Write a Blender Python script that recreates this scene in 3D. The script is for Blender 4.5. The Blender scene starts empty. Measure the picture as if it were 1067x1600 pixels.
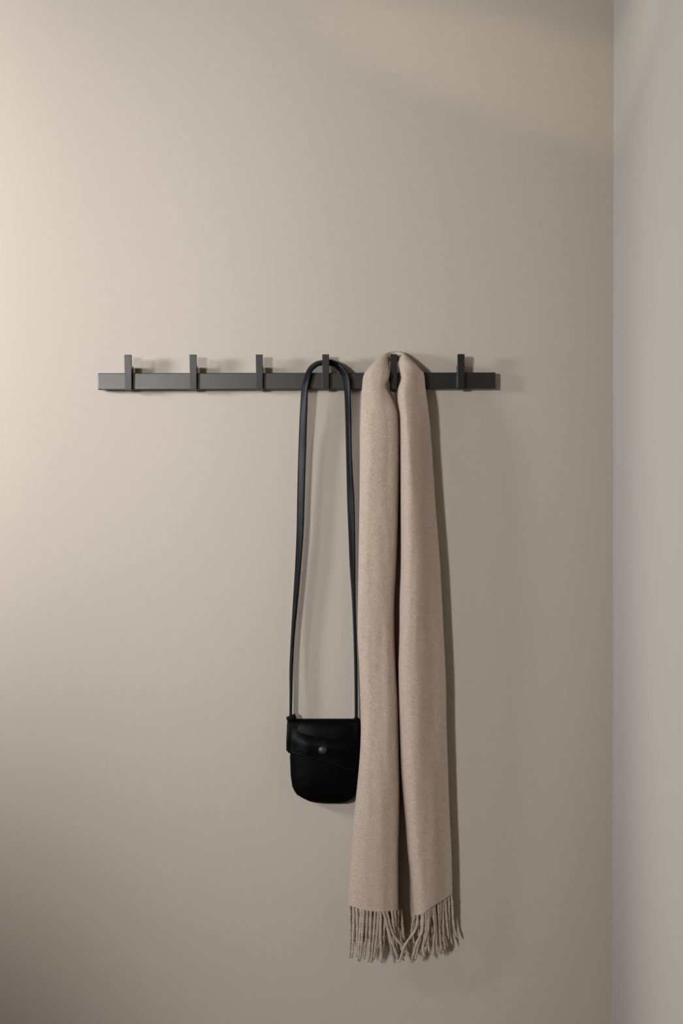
import bpy, bmesh, math, random
from mathutils import Vector, Matrix, noise

random.seed(7)
sc = bpy.context.scene
COL = sc.collection
R = math.radians

# ------------------------------------------------------------------ camera
S = 0.0013                 # metres per photo pixel on the back wall
D = 2.6                    # camera distance from the back wall
Z0 = 1.35                  # height of the picture's centre on the wall
F = D / S                  # focal length in pixels of a 1067 x 1600 frame
CZ = Z0 + 0.030
cam_d = bpy.data.cameras.new('camera')
cam = bpy.data.objects.new('camera', cam_d); COL.objects.link(cam)
cam.location = (0, -D, CZ)
fwd = (Vector((0, 0, Z0)) - cam.location).normalized()
cam.rotation_euler = fwd.to_track_quat('-Z', 'Y').to_euler()
cam_d.sensor_width = 36; cam_d.lens = 36 * F / 1600
cam_d.clip_start = 0.02
sc.camera = cam
sc.view_settings.view_transform = 'Standard'
sc.view_settings.look = 'None'
sc.view_settings.gamma = 1
sc.view_settings.use_curve_mapping = False
sc.view_settings.exposure = 0.0
sc.cycles.use_denoising = True
sc.cycles.max_bounces = 8
sc.cycles.diffuse_bounces = 5

# ------------------------------------------------------------------ room extents, sky, daylight, added spots
XL, XR, YF, ZC = -2.9, 423.5 * S, -4.6, 3.3
WIN_L = (-0.90, -0.35, 0.90, 2.10)      # opening in the left wall:  y0, y1, z0, z1
WIN_F = (-2.2, -0.50, 1.5, 2.4)      # opening in the front wall: x0, x1, z0, z1

world = bpy.data.worlds.new('sky'); sc.world = world
world.use_nodes = True
bg = world.node_tree.nodes['Background']
bg.inputs[0].default_value = (0.62, 0.76, 1.0, 1); bg.inputs[1].default_value = 0.05

def area(name, loc, rot, sx, sy, power, col, spread=180):
    l = bpy.data.lights.new(name, 'AREA'); l.shape = 'RECTANGLE'
    l.size = sx; l.size_y = sy; l.energy = power; l.color = col; l.spread = R(spread)
    o = bpy.data.objects.new(name, l); COL.objects.link(o)
    o.location = loc; o.rotation_euler = rot
    return o
# dim daylight standing in the front window opening
area('daylight_front', ((WIN_F[0] + WIN_F[1]) / 2, YF - 0.03, (WIN_F[2] + WIN_F[3]) / 2), (R(90), 0, 0),
     WIN_F[1] - WIN_F[0], WIN_F[3] - WIN_F[2], 11.5, (1.0, 0.80, 0.58))

def spot(name, loc, aim, half, power, col, radius, blend=1.0):
    """An added, unseen spot with an oval cone that shapes the light on the walls."""
    l = bpy.data.lights.new(name, 'SPOT'); l.energy = power; l.color = col
    l.spot_size = R(2 * max(half)); l.spot_blend = blend; l.shadow_soft_size = radius
    o = bpy.data.objects.new(name, l); COL.objects.link(o)
    o.location = loc
    o.rotation_euler = (Vector(aim) - Vector(loc)).to_track_quat('-Z', 'Y').to_euler()
    k = math.tan(R(max(half)))                     # an oval pool: narrow sideways, tall
    o.scale = (math.tan(R(half[0])) / k, math.tan(R(half[1])) / k, 1)
    return o
spot('added_main_light', (-1.94, -3.80, 1.84), (0.09, 0, 1.32), (10.4, 38), 472, (0.92, 0.965, 1.0), 0.20)  # added in place of front-left daylight; its cone darkens the corners
spot('right_wall_fill', (-2.75, -0.62, 1.50), (XR, -0.62, 1.38), (12, 44), 340, (0.97, 0.98, 0.99), 0.12)  # unseen light added to brighten the right wall alone
spot('added_warm_beam', (-1.30, -1.50, 3.05), (0.47, 0, 2.21), (11.5, 3.1), 40, (1.0, 0.84, 0.60), 0.02, 0.8)  # thin warm beam added for the light band high on the wall
spot('added_side_light', (-2.0, -0.80, 1.78), (-0.72, 0, 1.86), (27, 60), 185, (0.94, 0.97, 1.0), 0.16)  # added in place of daylight from the left
spot('added_side_light', (-1.85, -1.35, 1.95), (-0.76, 0, 1.74), (20, 46), 122, (0.94, 0.97, 1.0), 0.14)  # second added side light, weakens the shadows of the first

# ------------------------------------------------------------------ helpers
_rot = cam.rotation_euler.to_matrix()
def P(px, py, d=0.0):
    """Point at depth d (pixels of S, measured out from the back wall) seen at photo pixel px, py."""
    v = _rot @ Vector(((px - 533.5) / F, (800 - py) / F, -1))
    t = (D - d * S) / v.y
    return Vector((0, -D, CZ)) + v * t

def lerp(a, b, t): return a + (b - a) * t
def smooth(t):
    t = max(0.0, min(1.0, t)); return t * t * (3 - 2 * t)
def curve(pts, q):
    """Smooth (monotone-ish Catmull-Rom) interpolation of [(q, value)...]."""
    if q <= pts[0][0]: return pts[0][1]
    if q >= pts[-1][0]: return pts[-1][1]
    for i in range(len(pts) - 1):
        q0, v0 = pts[i]; q1, v1 = pts[i + 1]
        if q0 <= q <= q1:
            h = q1 - q0; t = (q - q0) / h
            m0 = (v1 - pts[i - 1][1]) / (q1 - pts[i - 1][0]) if i > 0 else (v1 - v0) / h
            m1 = (pts[i + 2][1] - v0) / (pts[i + 2][0] - q0) if i + 2 < len(pts) else (v1 - v0) / h
            t2, t3 = t * t, t * t * t
            return (2*t3 - 3*t2 + 1) * v0 + (t3 - 2*t2 + t) * h * m0 + (-2*t3 + 3*t2) * v1 + (t3 - t2) * h * m1

def mat(name, color, rough=0.6, spec=0.5, sheen=0.0, var=0.0, var_scale=40, bump=0.0, bump_scale=300,
        bump_dist=0.001, metal=0.0, stretch=None):
    m = bpy.data.materials.new(name); m.use_nodes = True
    nt = m.node_tree; b = nt.nodes['Principled BSDF']
    b.inputs['Base Color'].default_value = (*color, 1)
    b.inputs['Roughness'].default_value = rough
    b.inputs['Specular IOR Level'].default_value = spec
    b.inputs['Metallic'].default_value = metal
    if sheen:
        b.inputs['Sheen Weight'].default_value = sheen
        b.inputs['Sheen Roughness'].default_value = 0.6
        b.inputs['Sheen Tint'].default_value = (*[min(1, c * 1.9) for c in color], 1)
    tc = nt.nodes.new('ShaderNodeTexCoord')
    mp = nt.nodes.new('ShaderNodeMapping'); nt.links.new(tc.outputs['Object'], mp.inputs[0])
    if stretch: mp.inputs['Scale'].default_value = stretch
    if var:
        n = nt.nodes.new('ShaderNodeTexNoise'); n.inputs['Scale'].default_value = var_scale
        n.inputs['Detail'].default_value = 5; n.inputs['Roughness'].default_value = 0.65
        nt.links.new(mp.outputs[0], n.inputs['Vector'])
        r = nt.nodes.new('ShaderNodeValToRGB')
        r.color_ramp.elements[0].position = 0.3; r.color_ramp.elements[1].position = 0.7
        r.color_ramp.elements[0].color = (*[c * (1 - var) for c in color], 1)
        r.color_ramp.elements[1].color = (*[min(1, c * (1 + var)) for c in color], 1)
        nt.links.new(n.outputs['Fac'], r.inputs[0]); nt.links.new(r.outputs[0], b.inputs['Base Color'])
    if bump:
        n2 = nt.nodes.new('ShaderNodeTexNoise'); n2.inputs['Scale'].default_value = bump_scale
        n2.inputs['Detail'].default_value = 4
        nt.links.new(mp.outputs[0], n2.inputs['Vector'])
        bp = nt.nodes.new('ShaderNodeBump'); bp.inputs['Strength'].default_value = bump
        bp.inputs['Distance'].default_value = bump_dist
        nt.links.new(n2.outputs['Fac'], bp.inputs['Height']); nt.links.new(bp.outputs[0], b.inputs['Normal'])
    return m

M = {
    'wall':    mat('wall_paint', (0.425, 0.367, 0.310), 0.85, 0.25, var=0.012, var_scale=60, bump=0.25, bump_scale=420, bump_dist=0.0004),
    'wall_r':  mat('side_wall_paint', (0.43, 0.405, 0.37), 0.85, 0.25, var=0.012, var_scale=60, bump=0.25, bump_scale=420, bump_dist=0.0004),
    'ceiling': mat('ceiling_paint', (0.30, 0.23, 0.16), 0.9, 0.2, bump=0.2, bump_scale=300),
    'floor':   mat('brown_floor', (0.16, 0.075, 0.032), 0.5, 0.4, var=0.25, var_scale=6, stretch=(1, 9, 1)),
    'bounce_wall':    mat('warm_bounce_brown', (0.10, 0.054, 0.027), 0.6, 0.4, var=0.2, var_scale=5, stretch=(8, 8, 0.6)),  # unseen walls, brown chosen to darken and warm the bounced light
    'steel':   mat('powder_coated_steel', (0.006, 0.0058, 0.0055), 0.27, 0.95, var=0.2, var_scale=900, bump=0.3, bump_scale=1400, bump_dist=0.0003),
    'leather': mat('black_leather', (0.0010, 0.0010, 0.0011), 0.42, 0.07, bump=0.5, bump_scale=260, bump_dist=0.0008),
    'strap':   mat('strap_leather', (0.0035, 0.0038, 0.0050), 0.40, 0.15, bump=0.4, bump_scale=300, bump_dist=0.0006),
    'snap':    mat('dark_snap_metal', (0.05, 0.05, 0.052), 0.45, 0.5, bump=0.2, bump_scale=600, metal=0.6),
    'trim':    mat('window_frame_paint', (0.6, 0.58, 0.54), 0.5),
    'lamp':    mat('lamp_enamel', (0.03, 0.03, 0.03), 0.4),
}

def wool(name, color):
    m = mat(name, color, 0.95, 0.12, sheen=0.1)
    nt = m.node_tree; b = nt.nodes['Principled BSDF']
    mp = [n for n in nt.nodes if n.type == 'MAPPING'][0]
    # fine mottled fibres
    n1 = nt.nodes.new('ShaderNodeTexNoise'); n1.inputs['Scale'].default_value = 420; n1.inputs['Detail'].default_value = 4
    n2 = nt.nodes.new('ShaderNodeTexNoise'); n2.inputs['Scale'].default_value = 60; n2.inputs['Detail'].default_value = 3
    nt.links.new(mp.outputs[0], n1.inputs['Vector']); nt.links.new(mp.outputs[0], n2.inputs['Vector'])
    mx = nt.nodes.new('ShaderNodeMath'); mx.operation = 'MULTIPLY_ADD'; mx.inputs[1].default_value = 0.86
    nt.links.new(n1.outputs['Fac'], mx.inputs[0])
    m2 = nt.nodes.new('ShaderNodeMath'); m2.operation = 'MULTIPLY'; m2.inputs[1].default_value = 0.14
    nt.links.new(n2.outputs['Fac'], m2.inputs[0]); nt.links.new(m2.outputs[0], mx.inputs[2])
    r = nt.nodes.new('ShaderNodeValToRGB')
    r.color_ramp.elements[0].position = 0.33; r.color_ramp.elements[1].position = 0.67
    r.color_ramp.elements[0].color = (*[c * k for c, k in zip(color, (0.82, 0.80, 0.78))], 1)
    r.color_ramp.elements[1].color = (*[c * k for c, k in zip(color, (1.16, 1.17, 1.18))], 1)
    nt.links.new(mx.outputs[0], r.inputs[0]); nt.links.new(r.outputs[0], b.inputs['Base Color'])
    # diagonal twill under the nap
    w = nt.nodes.new('ShaderNodeTexWave'); w.wave_type = 'BANDS'; w.bands_direction = 'DIAGONAL'
    w.inputs['Scale'].default_value = 130; w.inputs['Distortion'].default_value = 3.0
    w.inputs['Detail'].default_value = 2; w.inputs['Detail Scale'].default_value = 3
    nt.links.new(mp.outputs[0], w.inputs['Vector'])
    ad = nt.nodes.new('ShaderNodeMath'); ad.operation = 'MULTIPLY_ADD'; ad.inputs[1].default_value = 0.25
    nt.links.new(w.outputs['Fac'], ad.inputs[0]); nt.links.new(mx.outputs[0], ad.inputs[2])
    bp = nt.nodes.new('ShaderNodeBump'); bp.inputs['Strength'].default_value = 0.6; bp.inputs['Distance'].default_value = 0.0016
    nt.links.new(ad.outputs[0], bp.inputs['Height']); nt.links.new(bp.outputs[0], b.inputs['Normal'])
    return m
M['wool'] = wool('beige_wool', (0.425, 0.335, 0.268))

def obj(name, bm, m, parent=None, smooth_shade=True):
    me = bpy.data.meshes.new(name); bm.normal_update(); bm.to_mesh(me); bm.free()
    if smooth_shade:
        for p in me.polygons: p.use_smooth = True
    me.materials.append(m)
    o = bpy.data.objects.new(name, me); COL.objects.link(o)
    if parent:
        o.parent = parent
        o.matrix_parent_inverse = Matrix.Translation(-Vector(parent.location))
    return o

def thing(name, label, cat, loc, group=None):
    o = bpy.data.objects.new(name, None); COL.objects.link(o); o.location = loc
    o.empty_display_size = 0.05
    o['label'] = label; o['category'] = cat
    if group: o['group'] = group
    return o

def box_bm(x0, x1, y0, y1, z0, z1, bev=0.0, seg=2):
    bm = bmesh.new()
    bmesh.ops.create_cube(bm, size=1)
    for v in bm.verts:
        v.co = Vector((lerp(x0, x1, v.co.x + .5), lerp(y0, y1, v.co.y + .5), lerp(z0, z1, v.co.z + .5)))
    if bev:
        bmesh.ops.bevel(bm, geom=bm.edges[:], offset=bev, segments=seg, affect='EDGES', profile=0.6)
    return bm

def struct(name, bm, m):
    o = obj(name, bm, m, smooth_shade=False); o['kind'] = 'structure'; return o

def add_box(bm, *a):
    b2 = box_bm(*a); me = bpy.data.meshes.new('tmp'); b2.to_mesh(me); b2.free()
    bm.from_mesh(me); bpy.data.meshes.remove(me)

# ------------------------------------------------------------------ the room
T = 0.12
struct('wall_back', box_bm(XL - T, XR, 0, T, -0.1, ZC + 0.1), M['wall'])
struct('wall_right', box_bm(XR, XR + T, YF - T, T, -0.1, ZC + 0.1), M['wall_r'])
struct('floor', box_bm(XL - T, XR + T, YF - T, T, -0.1, 0), M['floor'])
struct('ceiling', box_bm(XL - T, XR + T, YF - T, T, ZC, ZC + 0.1), M['ceiling'])
bm = bmesh.new()
y0, y1, z0, z1 = WIN_L
add_box(bm, XL - T, XL, YF - T, y0, 0, ZC); add_box(bm, XL - T, XL, y1, 0, 0, ZC)
add_box(bm, XL - T, XL, y0, y1, 0, z0); add_box(bm, XL - T, XL, y0, y1, z1, ZC)
struct('wall_left', bm, M['bounce_wall'])
bm = bmesh.new()
x0, x1, z0, z1 = WIN_F
add_box(bm, XL, x0, YF - T, YF, 0, ZC); add_box(bm, x1, XR, YF - T, YF, 0, ZC)
add_box(bm, x0, x1, YF - T, YF, 0, z0); add_box(bm, x0, x1, YF - T, YF, z1, ZC)
struct('wall_front', bm, M['bounce_wall'])

# ------------------------------------------------------------------ coat rack
RAIL_F, RAIL_B = 17, 5        # front and back face of the rail, pixels out from the wall
rack_at = P(463, 595, 0); rack_at.y = 0
rack = thing('coat_rack', 'long dark grey steel wall coat rack with six upright hooks', 'coat rack', rack_at)
a, b = P(152.5, 596, RAIL_F), P(774.5, 594.6, RAIL_F)
tilt = math.atan2(b.z - a.z, b.x - a.x)
L = (b - a).length; H = 25.5 * S
mid = (a + b) / 2
bm = box_bm(-L/2, L/2, 0, (RAIL_F - RAIL_B) * S, -H/2, H/2, 0.0016, 3)
for sx in (-0.44, 0.44, 0.0):      # standoffs to the wall
    add_box(bm, sx*L - 0.012, sx*L + 0.012, (RAIL_F - RAIL_B) * S, RAIL_F * S - 0.0002, -0.008, 0.008)
bm.transform(Matrix.Translation(mid) @ Matrix.Rotation(-tilt, 4, 'Y'))
obj('rail', bm, M['steel'], rack, False)

def hook_bm():
    """Side profile in (out, up) pixels from the rail's front face and centre, extruded sideways."""
    prof = [(0, -14.2), (8.5, -14.2), (9.5, -13), (14.0, 38.6), (12.5, 39.8), (6.5, 39.8), (5.2, 38.4),
            (3.0, 25.5), (1.5, 23.5), (-12, 23.5), (-12, 12.9), (0, 12.9)]
    bm = bmesh.new(); w = 5.0
    fr = [bm.verts.new((-w * S, -o * S, u * S)) for o, u in prof]
    bk = [bm.verts.new((w * S, -o * S, u * S)) for o, u in prof]
    # taper: a touch wider at the tip
    for v in fr + bk:
        k = 1 + 0.07 * (v.co.z / S) / 39
        v.co.x *= k
    n = len(prof)
    bm.faces.new(fr); bm.faces.new(bk[::-1])
    for i in range(n):
        bm.faces.new((fr[i], bk[i], bk[(i + 1) % n], fr[(i + 1) % n]))
    bmesh.ops.recalc_face_normals(bm, faces=bm.faces[:])
    bmesh.ops.bevel(bm, geom=[e for e in bm.edges if e.calc_length() > 6 * S], offset=0.0007, segments=2, affect='EDGES')
    return bm
hook_mesh = None
for hx in (199.7, 301.5, 405.0, 508.8, 615.3, 720.3):
    p = P(hx, 0, RAIL_F + 6)
    t = (p.x - a.x) / (b.x - a.x)
    pos = Vector((p.x, a.y, lerp(a.z, b.z, t)))
    if hook_mesh is None:
        h = obj('hook', hook_bm(), M['steel'], rack, False); hook_mesh = h.data
    else:
        h = bpy.data.objects.new('hook', hook_mesh); COL.objects.link(h); h.parent = rack
        h.matrix_parent_inverse = Matrix.Translation(-Vector(rack.location))
    h.location = pos

# ------------------------------------------------------------------ shoulder bag
bag = thing('shoulder_bag', 'small black leather shoulder bag hanging by its long strap', 'bag', P(508, 1255, 15))
BODY = [(454, 1130), (453.2, 1177), (454.7, 1212), (456.8, 1229), (463.5, 1241), (475, 1248), (486, 1253), (505, 1255.6),
        (535, 1255.6), (544, 1252.5), (553, 1246), (557.5, 1236), (560.3, 1207), (562.5, 1160), (562.5, 1130), (558, 1126), (508, 1125.5), (460, 1126.5)]
def catmull_closed(pts, n):
    out = []; m = len(pts)
    for i in range(m):
        p0, p1, p2, p3 = pts[i - 1], pts[i], pts[(i + 1) % m], pts[(i + 2) % m]
        for k in range(n):
            t = k / n
            out.append(tuple(0.5 * (2*p1[j] + (p2[j]-p0[j])*t + (2*p0[j]-5*p1[j]+4*p2[j]-p3[j])*t*t + (3*p1[j]-p0[j]-3*p2[j]+p3[j])*t**3) for j in (0, 1)))
    return out
def bag_front(x, y):
    u = abs((x - 508) / 56.0); v = abs((y - 1190) / 68.0)
    e = max(0.0, 1 - u ** 3.2) ** 0.5 * max(0.0, 1 - v ** 3.6) ** 0.5
    return 15 + 15 * e + 0.7 * noise.noise(Vector((x * 0.05, y * 0.05, 3)))
def bag_body():
    out = catmull_closed(BODY, 4); n = len(out); bm = bmesh.new()
    cx, cy = 508, 1190
    def ring(k, dfun):
        return [bm.verts.new(P(cx + (x - cx) * k, cy + (y - cy) * k, dfun(cx + (x - cx) * k, cy + (y - cy) * k))) for x, y in out]
    rings = [ring(0.5, lambda x, y: 2.0), ring(0.9, lambda x, y: 2.2), ring(0.985, lambda x, y: 4.5), ring(1.0, lambda x, y: 9.0)]
    for k in (0.985, 0.95, 0.88, 0.78, 0.62, 0.42, 0.2):
        rings.append(ring(k, bag_front))
    for r0, r1 in zip(rings, rings[1:]):
        for i in range(n):
            bm.faces.new((r0[i], r0[(i + 1) % n], r1[(i + 1) % n], r1[i]))
    bm.faces.new(rings[0][::-1]); bm.faces.new(rings[-1])
    bmesh.ops.recalc_face_normals(bm, faces=bm.faces[:])
    return bm
body = obj('body', bag_body(), M['leather'], bag)
# piping along the bottom seam
def tube_bm(pts, rad, sides=6, closed=False, taper=None):
    bm = bmesh.new(); rings = []; n = len(pts)
    up = Vector((0, -1, 0))
    for i, p in enumerate(pts):
        t = (pts[min(i + 1, n - 1)] - pts[max(i - 1, 0)]).normalized()
        s = t.cross(up); s = s.normalized() if s.length > 1e-6 else Vector((1, 0, 0))
        u = s.cross(t)
        r = rad * (taper(i / (n - 1)) if taper else 1)
        rings.append([bm.verts.new(p + (s * math.cos(q) + u * math.sin(q)) * r) for q in (2 * math.pi * k / sides for k in range(sides))])
    for r0, r1 in zip(rings, rings[1:]):
        for k in range(sides):
            bm.faces.new((r0[k], r0[(k + 1) % sides], r1[(k + 1) % sides], r1[k]))
    bm.faces.new(rings[0][::-1]); bm.faces.new(rings[-1])
    bmesh.ops.recalc_face_normals(bm, faces=bm.faces[:])
    return bm
seam = [(454.2, 1180), (455.5, 1212), (458, 1229), (464.5, 1240.5), (475.5, 1247), (487, 1251.5), (505, 1254), (534, 1254), (543, 1251), (552, 1245), (556.5, 1236), (559, 1207)]
obj('piping', tube_bm([P(x, y, 15.5) for x, y in seam], 1.5 * S, 8), M['leather'], bag)

FLAP_BOT = [(0, 1172), (0.035, 1176.5), (0.09, 1177.5), (0.30, 1183.5), (0.62, 1194.5), (0.90, 1204), (0.955, 1205.5), (1.0, 1199)]
def flap_bm():
    bm = bmesh.new(); NU, NV = 36, 26; rows = []
    for j in range(NV + 1):
        v = j / NV; row = []
        for i in range(NU + 1):
            u = i / NU
            yb = curve(FLAP_BOT, u)
            xl = lerp(448.8, 447.2, smooth(v * 1.2)); xr = lerp(562.0, 560.0, v)
            x = lerp(xl, xr, u)
            if v < 0.3:                      # rolls over the top edge of the bag from its back
                q = v / 0.3 * math.pi * 0.5 + math.pi * 0.0
                y = 1133 - 9.5 * math.sin(math.pi / 2 + q) if False else 1133 - 9.5 * math.cos(q)
                d = 13.0 + 9.0 * math.sin(q) * (1.0)
            else:
                k = (v - 0.3) / 0.7
                y = lerp(1133, yb, k)
                d = lerp(22.0, bag_front(min(max(x, 457), 559), max(y, 1180)) + 3.2, smooth(k * 1.6))
                d += 1.0 * noise.noise(Vector((x * 0.035, y * 0.04, 9)))
            row.append(bm.verts.new(P(x, y, d)))
        rows.append(row)
    for r0, r1 in zip(rows, rows[1:]):
        for i in range(NU):
            bm.faces.new((r0[i], r0[i + 1], r1[i + 1], r1[i]))
    # back part of the flap, down behind the bag's top edge
    back = [bm.verts.new(P(lerp(449, 563, i / NU), 1126.5, 4.0)) for i in range(NU + 1)]
    for i in range(NU):
        bm.faces.new((back[i], back[i + 1], rows[0][i + 1], rows[0][i]))
    bmesh.ops.recalc_face_normals(bm, faces=bm.faces[:])
    return bm
flap = obj('flap', flap_bm(), M['leather'], bag)
sm = flap.modifiers.new('thick', 'SOLIDIFY'); sm.thickness = 1.6 * S; sm.offset = 0
# stitched line along the slanted flap edge
stitch = [P(lerp(449, 560, u), curve(FLAP_BOT, u) - 1.2, bag_front(lerp(455, 560, u), curve(FLAP_BOT, u)) + 4.0) for u in [0.06 + 0.88 * i / 20 for i in range(21)]]
st = obj('flap_edge', tube_bm(stitch, 0.9 * S, 6), M['strap'], flap)
st.parent = flap
# snap
def dome_bm(c, r, h):
    bm = bmesh.new(); prof = [(r * 1.0, 0), (r * 1.02, h * .25), (r * 0.9, h * .6), (r * 0.62, h * .88), (r * 0.3, h)]; rings = []
    for rr, hh in prof:
        rings.append([bm.verts.new(c + Vector((rr * math.cos(q), -hh, rr * 0.92 * math.sin(q)))) for q in (2 * math.pi * k / 20 for k in range(20))])
    for r0, r1 in zip(rings, rings[1:]):
        for k in range(20): bm.faces.new((r0[k], r0[(k + 1) % 20], r1[(k + 1) % 20], r1[k]))
    bm.faces.new(rings[-1]); bm.faces.new(rings[0][::-1])
    bmesh.ops.recalc_face_normals(bm, faces=bm.faces[:])
    return bm
sn = obj('snap_button', dome_bm(P(504, 1172, bag_front(504, 1180) + 3.4), 6.8 * S, 3.6 * S), M['snap'], flap)
sn['label'] = 'round dark metal snap button'
for o in (st, sn): o.matrix_parent_inverse = Matrix.Identity(4) @ flap.matrix_world.inverted() if False else Matrix.Identity(4)

# strap: centre line with visible width, depth
STRAP = [  # x, y, width seen, depth out from wall
    (454.3, 1123, 5.5, 15), (454.2, 1116, 4.8, 15), (454.6, 1080, 6, 15), (455, 1042, 7, 14), (457.7, 990, 7, 13), (461.8, 937, 9, 13),
    (465.6, 885, 10, 14), (468.8, 830, 12, 15), (470.0, 780, 12.6, 16), (471.2, 735, 13, 17), (472.4, 697, 13, 18), (474, 650, 12.5, 22),
    (476.3, 608, 11.5, 24.5), (479.5, 592, 10.5, 25), (485, 577.5, 10, 22.5), (494, 569.3, 9.5, 15.5), (503, 566.8, 9.2, 12.7), (509, 566.1, 9.0, 12.3),
    (515, 566.4, 9.2, 12.7), (524, 569.4, 9.5, 15.5), (533, 577, 10.5, 22.5), (539.8, 588, 11.5, 25), (542.6, 602, 11.3, 25), (543.4, 625, 10, 24),
    (544.3, 660, 9.6, 20), (545, 700, 9.2, 19), (546.5, 745, 10.3, 18), (548, 780, 12, 17), (549.5, 830, 11, 16), (550.8, 885, 9, 15),
    (552.6, 937, 5.6, 14), (554.4, 990, 5, 14), (555.8, 1042, 5.4, 14), (556.4, 1085, 5.8, 15), (556.6, 1125, 5.8, 15)]
def strap_bm():
    W, TH = 13.2, 3.2
    dens = []
    for i in range(len(STRAP) - 1):
        for k in range(5):
            t = k / 5; p = [STRAP[max(i - 1, 0)], STRAP[i], STRAP[i + 1], STRAP[min(i + 2, len(STRAP) - 1)]]
            dens.append(tuple(0.5 * (2*p[1][j] + (p[2][j]-p[0][j])*t + (2*p[0][j]-5*p[1][j]+4*p[2][j]-p[3][j])*t*t + (3*p[1][j]-p[0][j]-3*p[2][j]+p[3][j])*t**3) for j in range(4)))
    dens.append(STRAP[-1])
    pts = [P(x, y, d) for x, y, w, d in dens]
    bm = bmesh.new(); rings = []; edge = []
    n = len(pts)
    for i, p in enumerate(pts):
        t = (pts[min(i + 1, n - 1)] - pts[max(i - 1, 0)]).normalized()
        s = t.cross(Vector((0, -1, 0))).normalized()     # sideways in the picture
        o = s.cross(t).normalized()                      # out of the wall
        w = min(max(dens[i][2], TH + 0.3), W)
        c = max(0.0, min(1.0, (w - TH * 0.75) / (W - TH * 0.25)))
        ang = math.acos(c)
        if dens[i][0] > 509: ang = -ang
        # taper towards the bag
        k = lerp(0.62, 1, smooth((1123 - dens[i][1]) / 260))
        A = (s * math.cos(ang) + o * math.sin(ang)) * (W / 2 * S * k)
        B = (-s * math.sin(ang) + o * math.cos(ang)) * (TH / 2 * S)
        prof = [(-1, -.6), (-.9, -1), (0, -1.15), (.9, -1), (1, -.6), (1, .6), (.9, 1), (.45, 1.25), (0, 1.1), (-.45, 1.25), (-.9, 1), (-1, .6)]
        rings.append([bm.verts.new(p + A * q + B * r) for q, r in prof])
        edge.append((p - A * 0.94 + B * 1.05, p + A * 0.94 + B * 1.05))
    m = len(rings[0])
    for r0, r1 in zip(rings, rings[1:]):
        for k in range(m): bm.faces.new((r0[k], r0[(k + 1) % m], r1[(k + 1) % m], r1[k]))
    bm.faces.new(rings[0][::-1]); bm.faces.new(rings[-1])
    bmesh.ops.recalc_face_normals(bm, faces=bm.faces[:])
    return bm, edge
bm, edge = strap_bm()
strap = obj('strap', bm, M['strap'], bag)
# row of little edge stitches on the left run of the strap
bm = bmesh.new()
poly = [e[0] if False else e[1] for e in edge][18:62]
for seg in range(len(poly) - 1):
    p0, p1 = poly[seg], poly[seg + 1]
    for k in range(4):
        q = p0.lerp(p1, (k + 0.2) / 4); q2 = p0.lerp(p1, (k + 0.75) / 4)
        add = tube_bm([q, (q + q2) / 2, q2], 0.75 * S, 5); me = bpy.data.meshes.new('tmp'); add.to_mesh(me); add.free()
        bm.from_mesh(me); bpy.data.meshes.remove(me)
stch = obj('stitching', bm, M['leather'], strap); stch.matrix_parent_inverse = Matrix.Identity(4); stch['kind'] = 'stuff'
# folded leather tabs holding the strap ends
def tab_bm(cx, cy, w, h, ang, d0, d1):
    bm = box_bm(-w/2 * S, w/2 * S, -d1 * S, -d0 * S, -h/2 * S, h/2 * S, 0.0014, 2)
    c = P(cx, cy, 0)
    c = P(cx, cy, (d0 + d1) / 2); 
    bm.transform(Matrix.Translation((c.x, 0, c.z)) @ Matrix.Rotation(R(ang), 4, 'Y'))
    return bm
obj('strap_tab', tab_bm(455.5, 1122.5, 14.5, 9.5, -22, 10, 21), M['leather'], bag)
obj('strap_tab', tab_bm(556.7, 1126, 9, 8, 3, 10, 20), M['leather'], bag)

# ------------------------------------------------------------------ scarf
scarf = thing('wool_scarf', 'long beige wool scarf with fringed ends draped over the hook right of the bag', 'scarf', P(628, 1500, 20))
L_OUT = [(580, 570), (590, 567.2), (600, 566), (630, 564.2), (680, 562.5), (780, 561.5), (880, 560), (990, 558.6), (1042, 561), (1121, 563.6), (1160, 563.2), (1195, 561),
         (1232, 557.5), (1270, 553.3), (1307, 550.3), (1364, 546), (1412, 543.6), (1440, 542.8)]
L_IN = [(576, 609.4), (584, 609.2), (593, 607.0), (601, 603.8), (607, 604.6), (620, 611.5), (640, 620.4), (660, 622.6), (700, 623.2), (798, 621.8), (885, 619), (937, 616.2),
        (990, 616), (1042, 618), (1095, 621), (1150, 622.2), (1195, 623), (1232, 623.6), (1289, 623), (1326, 622), (1364, 622), (1440, 622.4)]
R_IN = [(574, 622.8), (582, 625), (591, 626.3), (600, 624), (608, 621.4), (627, 620.8), (647, 624), (676, 625), (798, 625.8), (885, 626), (937, 624.2), (990, 623.8),
        (1042, 622.4), (1095, 623.2), (1120, 624), (1195, 626.5), (1232, 629), (1289, 634), (1326, 636.5), (1364, 640.4), (1440, 645.5)]
R_OUT = [(579, 660), (585, 662.6), (607, 664.8), (637, 669), (675, 673), (780, 680), (885, 688), (990, 693.4), (1069, 697), (1120, 697.6), (1195, 700), (1270, 702.6), (1326, 705.4), (1388, 707), (1440, 708)]
L_HEM = [(0, 1414.5), (0.1, 1416.5), (0.3, 1421.5), (0.55, 1424), (1, 1423)]
R_HEM = [(0, 1429), (0.22, 1428.5), (0.45, 1418.5), (0.72, 1408), (1, 1396)]
L_DEP = [(584, 46), (620, 52), (700, 50), (900, 46), (1100, 48), (1250, 54), (1440, 54)]
R_DEP = [(580, 48), (620, 58), (700, 66), (900, 68), (1100, 66), (1250, 62), (1440, 54)]
NT = 64
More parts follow.
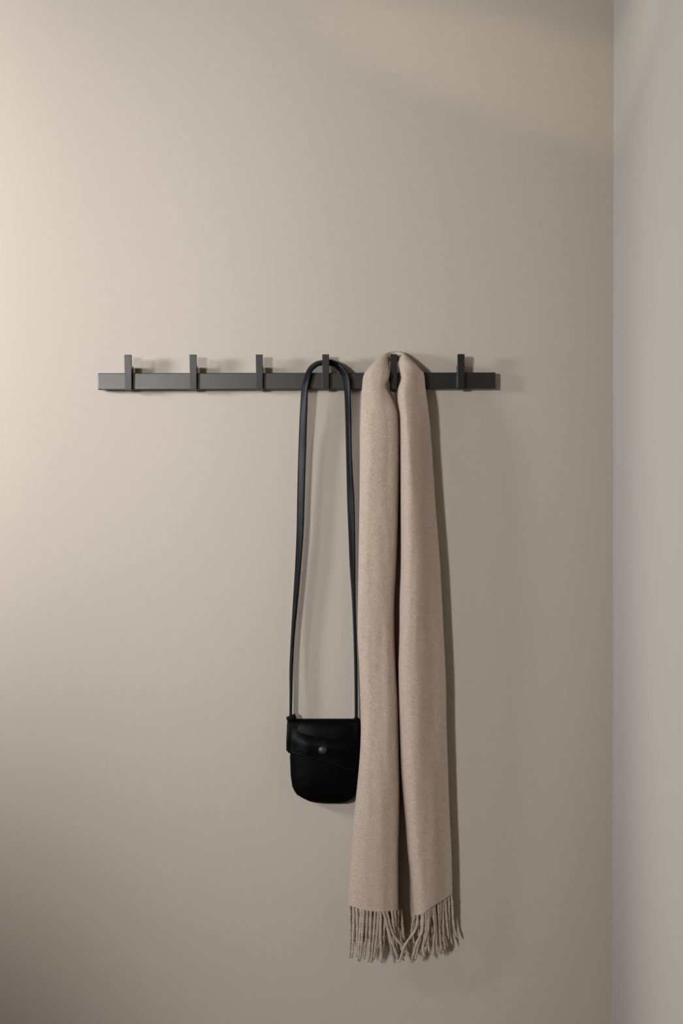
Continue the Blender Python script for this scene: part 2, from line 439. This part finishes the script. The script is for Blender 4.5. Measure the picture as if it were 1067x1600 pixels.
def section(q, peak, flat, drop=0.5, e=0.34, sx=0.72):
    """Unit cross-section: s across 0..1 (outer to inner / left to right), g 0 (back) .. 1 (front)."""
    c, sn_ = math.cos(q), math.sin(q)
    s = 0.5 + 0.5 * math.copysign(abs(c) ** sx, -c)
    g = math.copysign(abs(sn_) ** (flat if sn_ > 0 else 0.55), sn_)
    if sn_ > 0:
        bias = 1 - 0.33 * abs(s - peak) ** 1.5 if s < peak else 1 - drop * (s - peak) ** 1.25
        return s, e + (1 - e) * g * bias
    return s, e + (e - 0.06) * g
def fold(x, y, side):
    """Soft vertical folds and sags in the hanging cloth, pixels."""
    a = 2.6 * noise.noise(Vector((x * 0.045 + 11 * side, y * 0.0045, side * 3.1)))
    b_ = 1.1 * noise.noise(Vector((x * 0.10, y * 0.012, 5 + side)))
    c_ = 0.45 * noise.noise(Vector((x * 0.22, y * 0.05, 8 + side)))
    return a + b_ + c_
def lobe_loop(side, v, ytop):
    loop = []
    OUT, IN, HEM, DEP = (L_OUT, L_IN, L_HEM, L_DEP) if side == 0 else (R_IN, R_OUT, R_HEM, R_DEP)
    for k in range(NT):
        q = 2 * math.pi * k / NT
        s, g = section(q, 0.5 if side == 0 else 0.18, 0.6 if side == 0 else 0.78, 0.36 if side == 0 else 1.15, 0.5 if side == 0 else 0.36, 0.78 if side == 0 else 0.92)
        y = lerp(ytop, curve(HEM, s), v)
        x = lerp(curve(OUT, y), curve(IN, y), s)
        dep = curve(DEP, y)
        bk_ = lerp(18.5, 4, smooth((y - 612) / 90))
        d = bk_ + g * (dep - bk_ + 3)
        if g > 0.35: d += fold(x, y, side) * smooth((g - 0.35) * 3)
        loop.append((x, y, d))
    return loop
rows = []
NL = 120
YT = 584
for j in range(NL + 1):                 # left half, from its hem up to the hook
    v = 1 - j / NL
    v = v ** 1.25
    rows.append(lobe_loop(0, v, YT))
# over the hook, behind its upright: outer and inner outline points with depth range
LA = [((576.5, 573.5), (609.2, 579), 17.5, 45), ((585, 564.8), (609.0, 575), 15, 42), ((593, 558), (608.6, 569.5), 11, 37), ((600.5, 552.8), (608.0, 565.5), 7, 30),
      ((605.5, 550.6), (608.8, 564), 4, 23), ((610, 549.6), (611, 566), 2.5, 17.5), ((616, 548.6), (616, 569), 2.5, 15.5)]
RA = [((622.5, 548.8), (621.2, 565), 2.5, 17.5), ((628, 549.6), (622.0, 561.5), 4, 24), ((633, 552), (621.8, 563), 7, 31), ((640, 558.6), (622.0, 566.5), 11, 38), ((648.5, 567), (622.8, 571), 15, 43), ((655, 573.8), (623.6, 575), 17.5, 46)]
for (o_, i_, d0, d1) in LA:
    loop = []
    for k in range(NT):
        s, g = section(2 * math.pi * k / NT, 0.55, 0.62)
        loop.append((lerp(o_[0], i_[0], s), lerp(o_[1], i_[1], s), d0 + g * (d1 - d0)))
    rows.append(loop)
for (o_, i_, d0, d1) in RA:
    loop = []
    for k in range(NT):
        s, g = section(2 * math.pi * k / NT, 0.45, 0.62)
        s = 1 - s if False else s
        loop.append((lerp(o_[0], i_[0], s), lerp(o_[1], i_[1], s), d0 + g * (d1 - d0)))
    rows.append(loop)
for j in range(NL + 1):
    v = (j / NL) ** 1.25
    lp = lobe_loop(1, v, 581)
    # the right half runs inner -> outer, so mirror the parameter to keep outer edges joined
    rows.append([lp[(NT // 2 - k) % NT] for k in range(NT)])
bm = bmesh.new()
vr = [[bm.verts.new(P(*p)) for p in r] for r in rows]
for r0, r1 in zip(vr, vr[1:]):
    for k in range(NT): bm.faces.new((r0[k], r0[(k + 1) % NT], r1[(k + 1) % NT], r1[k]))
def cap(r):
    c = bm.verts.new(sum((v.co for v in r), Vector()) / NT + Vector((0, 0, 0.012)))
    r = [bm.verts.new(v.co) for v in r]
    for k in range(NT): bm.faces.new((r[k], r[(k + 1) % NT], c))
cap(vr[0]); cap(vr[-1])
bmesh.ops.recalc_face_normals(bm, faces=bm.faces[:])
obj('cloth', bm, M['wool'], scarf)

# the inner layer showing between the left half and the hook
def strip_bm(rows_):
    bm = bmesh.new(); N = 24; vr = []
    for (xa, xb, y, d0, d1) in rows_:
        r = []
        for k in range(N):
            q = 2 * math.pi * k / N
            s = 0.5 - 0.5 * math.copysign(abs(math.cos(q)) ** 0.8, math.cos(q)); g = 0.5 + 0.5 * math.copysign(abs(math.sin(q)) ** 0.7, math.sin(q))
            r.append(bm.verts.new(P(lerp(xa, xb, s), y, lerp(d0, d1, g))))
        vr.append(r)
    for r0, r1 in zip(vr, vr[1:]):
        for k in range(N): bm.faces.new((r0[k], r0[(k + 1) % N], r1[(k + 1) % N], r1[k]))
    bm.faces.new(vr[0]); bm.faces.new(vr[-1][::-1])
    bmesh.ops.recalc_face_normals(bm, faces=bm.faces[:])
    return bm
obj('inner_fold', strip_bm([(598, 607.5, 592, 20, 27), (598, 609.0, 599, 20, 28), (598, 609.2, 605, 20, 29), (598, 609.3, 610.2, 20, 30), (598, 616.5, 613.5, 16, 32), (600, 619.6, 624, 12, 35), (602, 621.2, 640, 15, 38), (602, 622.5, 665, 14, 38), (602, 622.8, 720, 12, 32), (602, 620.5, 830, 10, 26), (600, 615, 930, 10, 20)]), M['wool'], scarf)
# fringe: every twisted strand is a part of its own (crop coordinates: photo = 530 + x / 5.335, 1380 + y / 5.335)
STR = [
    [(90, 192), (93, 400), (90, 625)], [(122, 208), (120, 420), (105, 625)], [(148, 220), (152, 420), (145, 615)], [(186, 226), (172, 440), (156, 650)],
    [(210, 230), (206, 400), (203, 493)], [(235, 232), (224, 440), (212, 635)], [(264, 232), (258, 450), (240, 660)], [(204, 228), (190, 450), (173, 655)],
    [(300, 234), (287, 430), (265, 665)], [(326, 236), (314, 430), (283, 640)], [(348, 236), (344, 450), (360, 668)], [(338, 236), (336, 400), (328, 548)],
    [(386, 238), (374, 400), (370, 540)], [(368, 238), (425, 440), (490, 635)], [(396, 238), (446, 420), (522, 520), (594, 604)], [(384, 238), (408, 420), (446, 600)],
    [(440, 236), (462, 440), (500, 600), (512, 640)], [(490, 235), (484, 330), (500, 540), (535, 645)], [(514, 235), (528, 380), (548, 560), (543, 610)], [(464, 235), (470, 380), (486, 520)],
    [(632, 262), (612, 340), (600, 480)], [(656, 260), (640, 380), (545, 520), (498, 665)], [(702, 250), (690, 400), (640, 510), (606, 650)], [(690, 254), (684, 420), (648, 560), (630, 645)],
    [(745, 225), (736, 400), (698, 540), (718, 628)], [(722, 240), (726, 380), (706, 470), (684, 560)], [(778, 205), (798, 390), (786, 500), (790, 602)], [(792, 200), (806, 380), (818, 604)], [(826, 180), (832, 380), (855, 585)],
    [(862, 155), (866, 370), (885, 565)], [(762, 212), (744, 420), (725, 520)], [(896, 125), (876, 400), (900, 538)], [(914, 108), (918, 380), (942, 520)],
    [(934, 92), (958, 370), (984, 465)], [(752, 218), (740, 480), (752, 593)], [(846, 166), (842, 400), (868, 560)], [(880, 140), (902, 360), (914, 470)],
]
def strand(ctrl, d_top, d_end, rad):
    n = 16; pts = []
    ys = [c[1] for c in ctrl]; cx = [(c[1], c[0]) for c in ctrl]
    ph = random.uniform(0, 6); amp = random.uniform(0.3, 1.0)
    for i in range(n + 1):
        t = i / n
        yy = lerp(ys[0] - 14, ys[-1], t)
        x = 530 + curve(cx, yy) / 5.335 + amp * math.sin(ph + t * 7) * t * 0.7
        pts.append(P(x, 1380 + yy / 5.335, lerp(d_top, d_end, t) + amp * math.cos(ph + t * 6) * t))
    bm = bmesh.new(); rings = []; sides = 7
    for i, p in enumerate(pts):
        t_ = (pts[min(i + 1, n)] - pts[max(i - 1, 0)]).normalized()
        s_ = t_.cross(Vector((0, -1, 0))).normalized(); u_ = s_.cross(t_)
        tw = i * 0.9
        r = rad * S * (1.0 - 0.28 * (i / n) ** 2) * (0.55 if i == n else 1)
        rings.append([bm.verts.new(p + (s_ * math.cos(q + tw) * (1.18) + u_ * math.sin(q + tw)) * r * (1 + 0.16 * math.cos(2 * q))) for q in (2 * math.pi * k / sides for k in range(sides))])
    for r0, r1 in zip(rings, rings[1:]):
        for k in range(sides): bm.faces.new((r0[k], r0[(k + 1) % sides], r1[(k + 1) % sides], r1[k]))
    bm.faces.new(rings[0][::-1]); bm.faces.new(rings[-1])
    bmesh.ops.recalc_face_normals(bm, faces=bm.faces[:])
    return bm
def hem_depth(px, front):
    """Depth of the cloth at its hem, just behind its front (or back) face."""
    side = 0 if px < 634 else 1
    lp = lobe_loop(side, 1.0, 600)
    half = lp[:NT // 2 + 1] if front else lp[NT // 2:] + lp[:1]
    best = min(half, key=lambda p: abs(p[0] - px))
    return best[2] - 2.5 if front else best[2] + 3
for i, c in enumerate(STR):
    px = 530 + c[0][0] / 5.335
    d = hem_depth(px, True) - random.uniform(0, 2)
    cross = c[-1][0] - c[0][0] < -120
    obj('tassel', strand(c, d, d * 0.75 + (6 if cross else 0), random.uniform(1.9, 2.35)), M['wool'], scarf)
for k in range(22):                      # the back layer's strands, seen between the front ones
    if k < 12: px = 546 + 77 * (k + random.uniform(.1, .9)) / 12; hy = 1420
    else: px = 646 + 58 * (k - 12 + random.uniform(.1, .9)) / 10; hy = lerp(1426, 1398, (px - 646) / 60)
    x0 = (px - 530) * 5.335; y0 = (hy - 1380) * 5.335
    dx = random.uniform(-25, 25); ln = random.uniform(230, 340)
    c = [(x0, y0), (x0 + dx * .3, y0 + ln * .5), (x0 + dx, y0 + ln)]
    d = hem_depth(px, False)
    obj('tassel', strand(c, d + 3, d + 2, random.uniform(1.8, 2.2)), M['wool'], scarf)
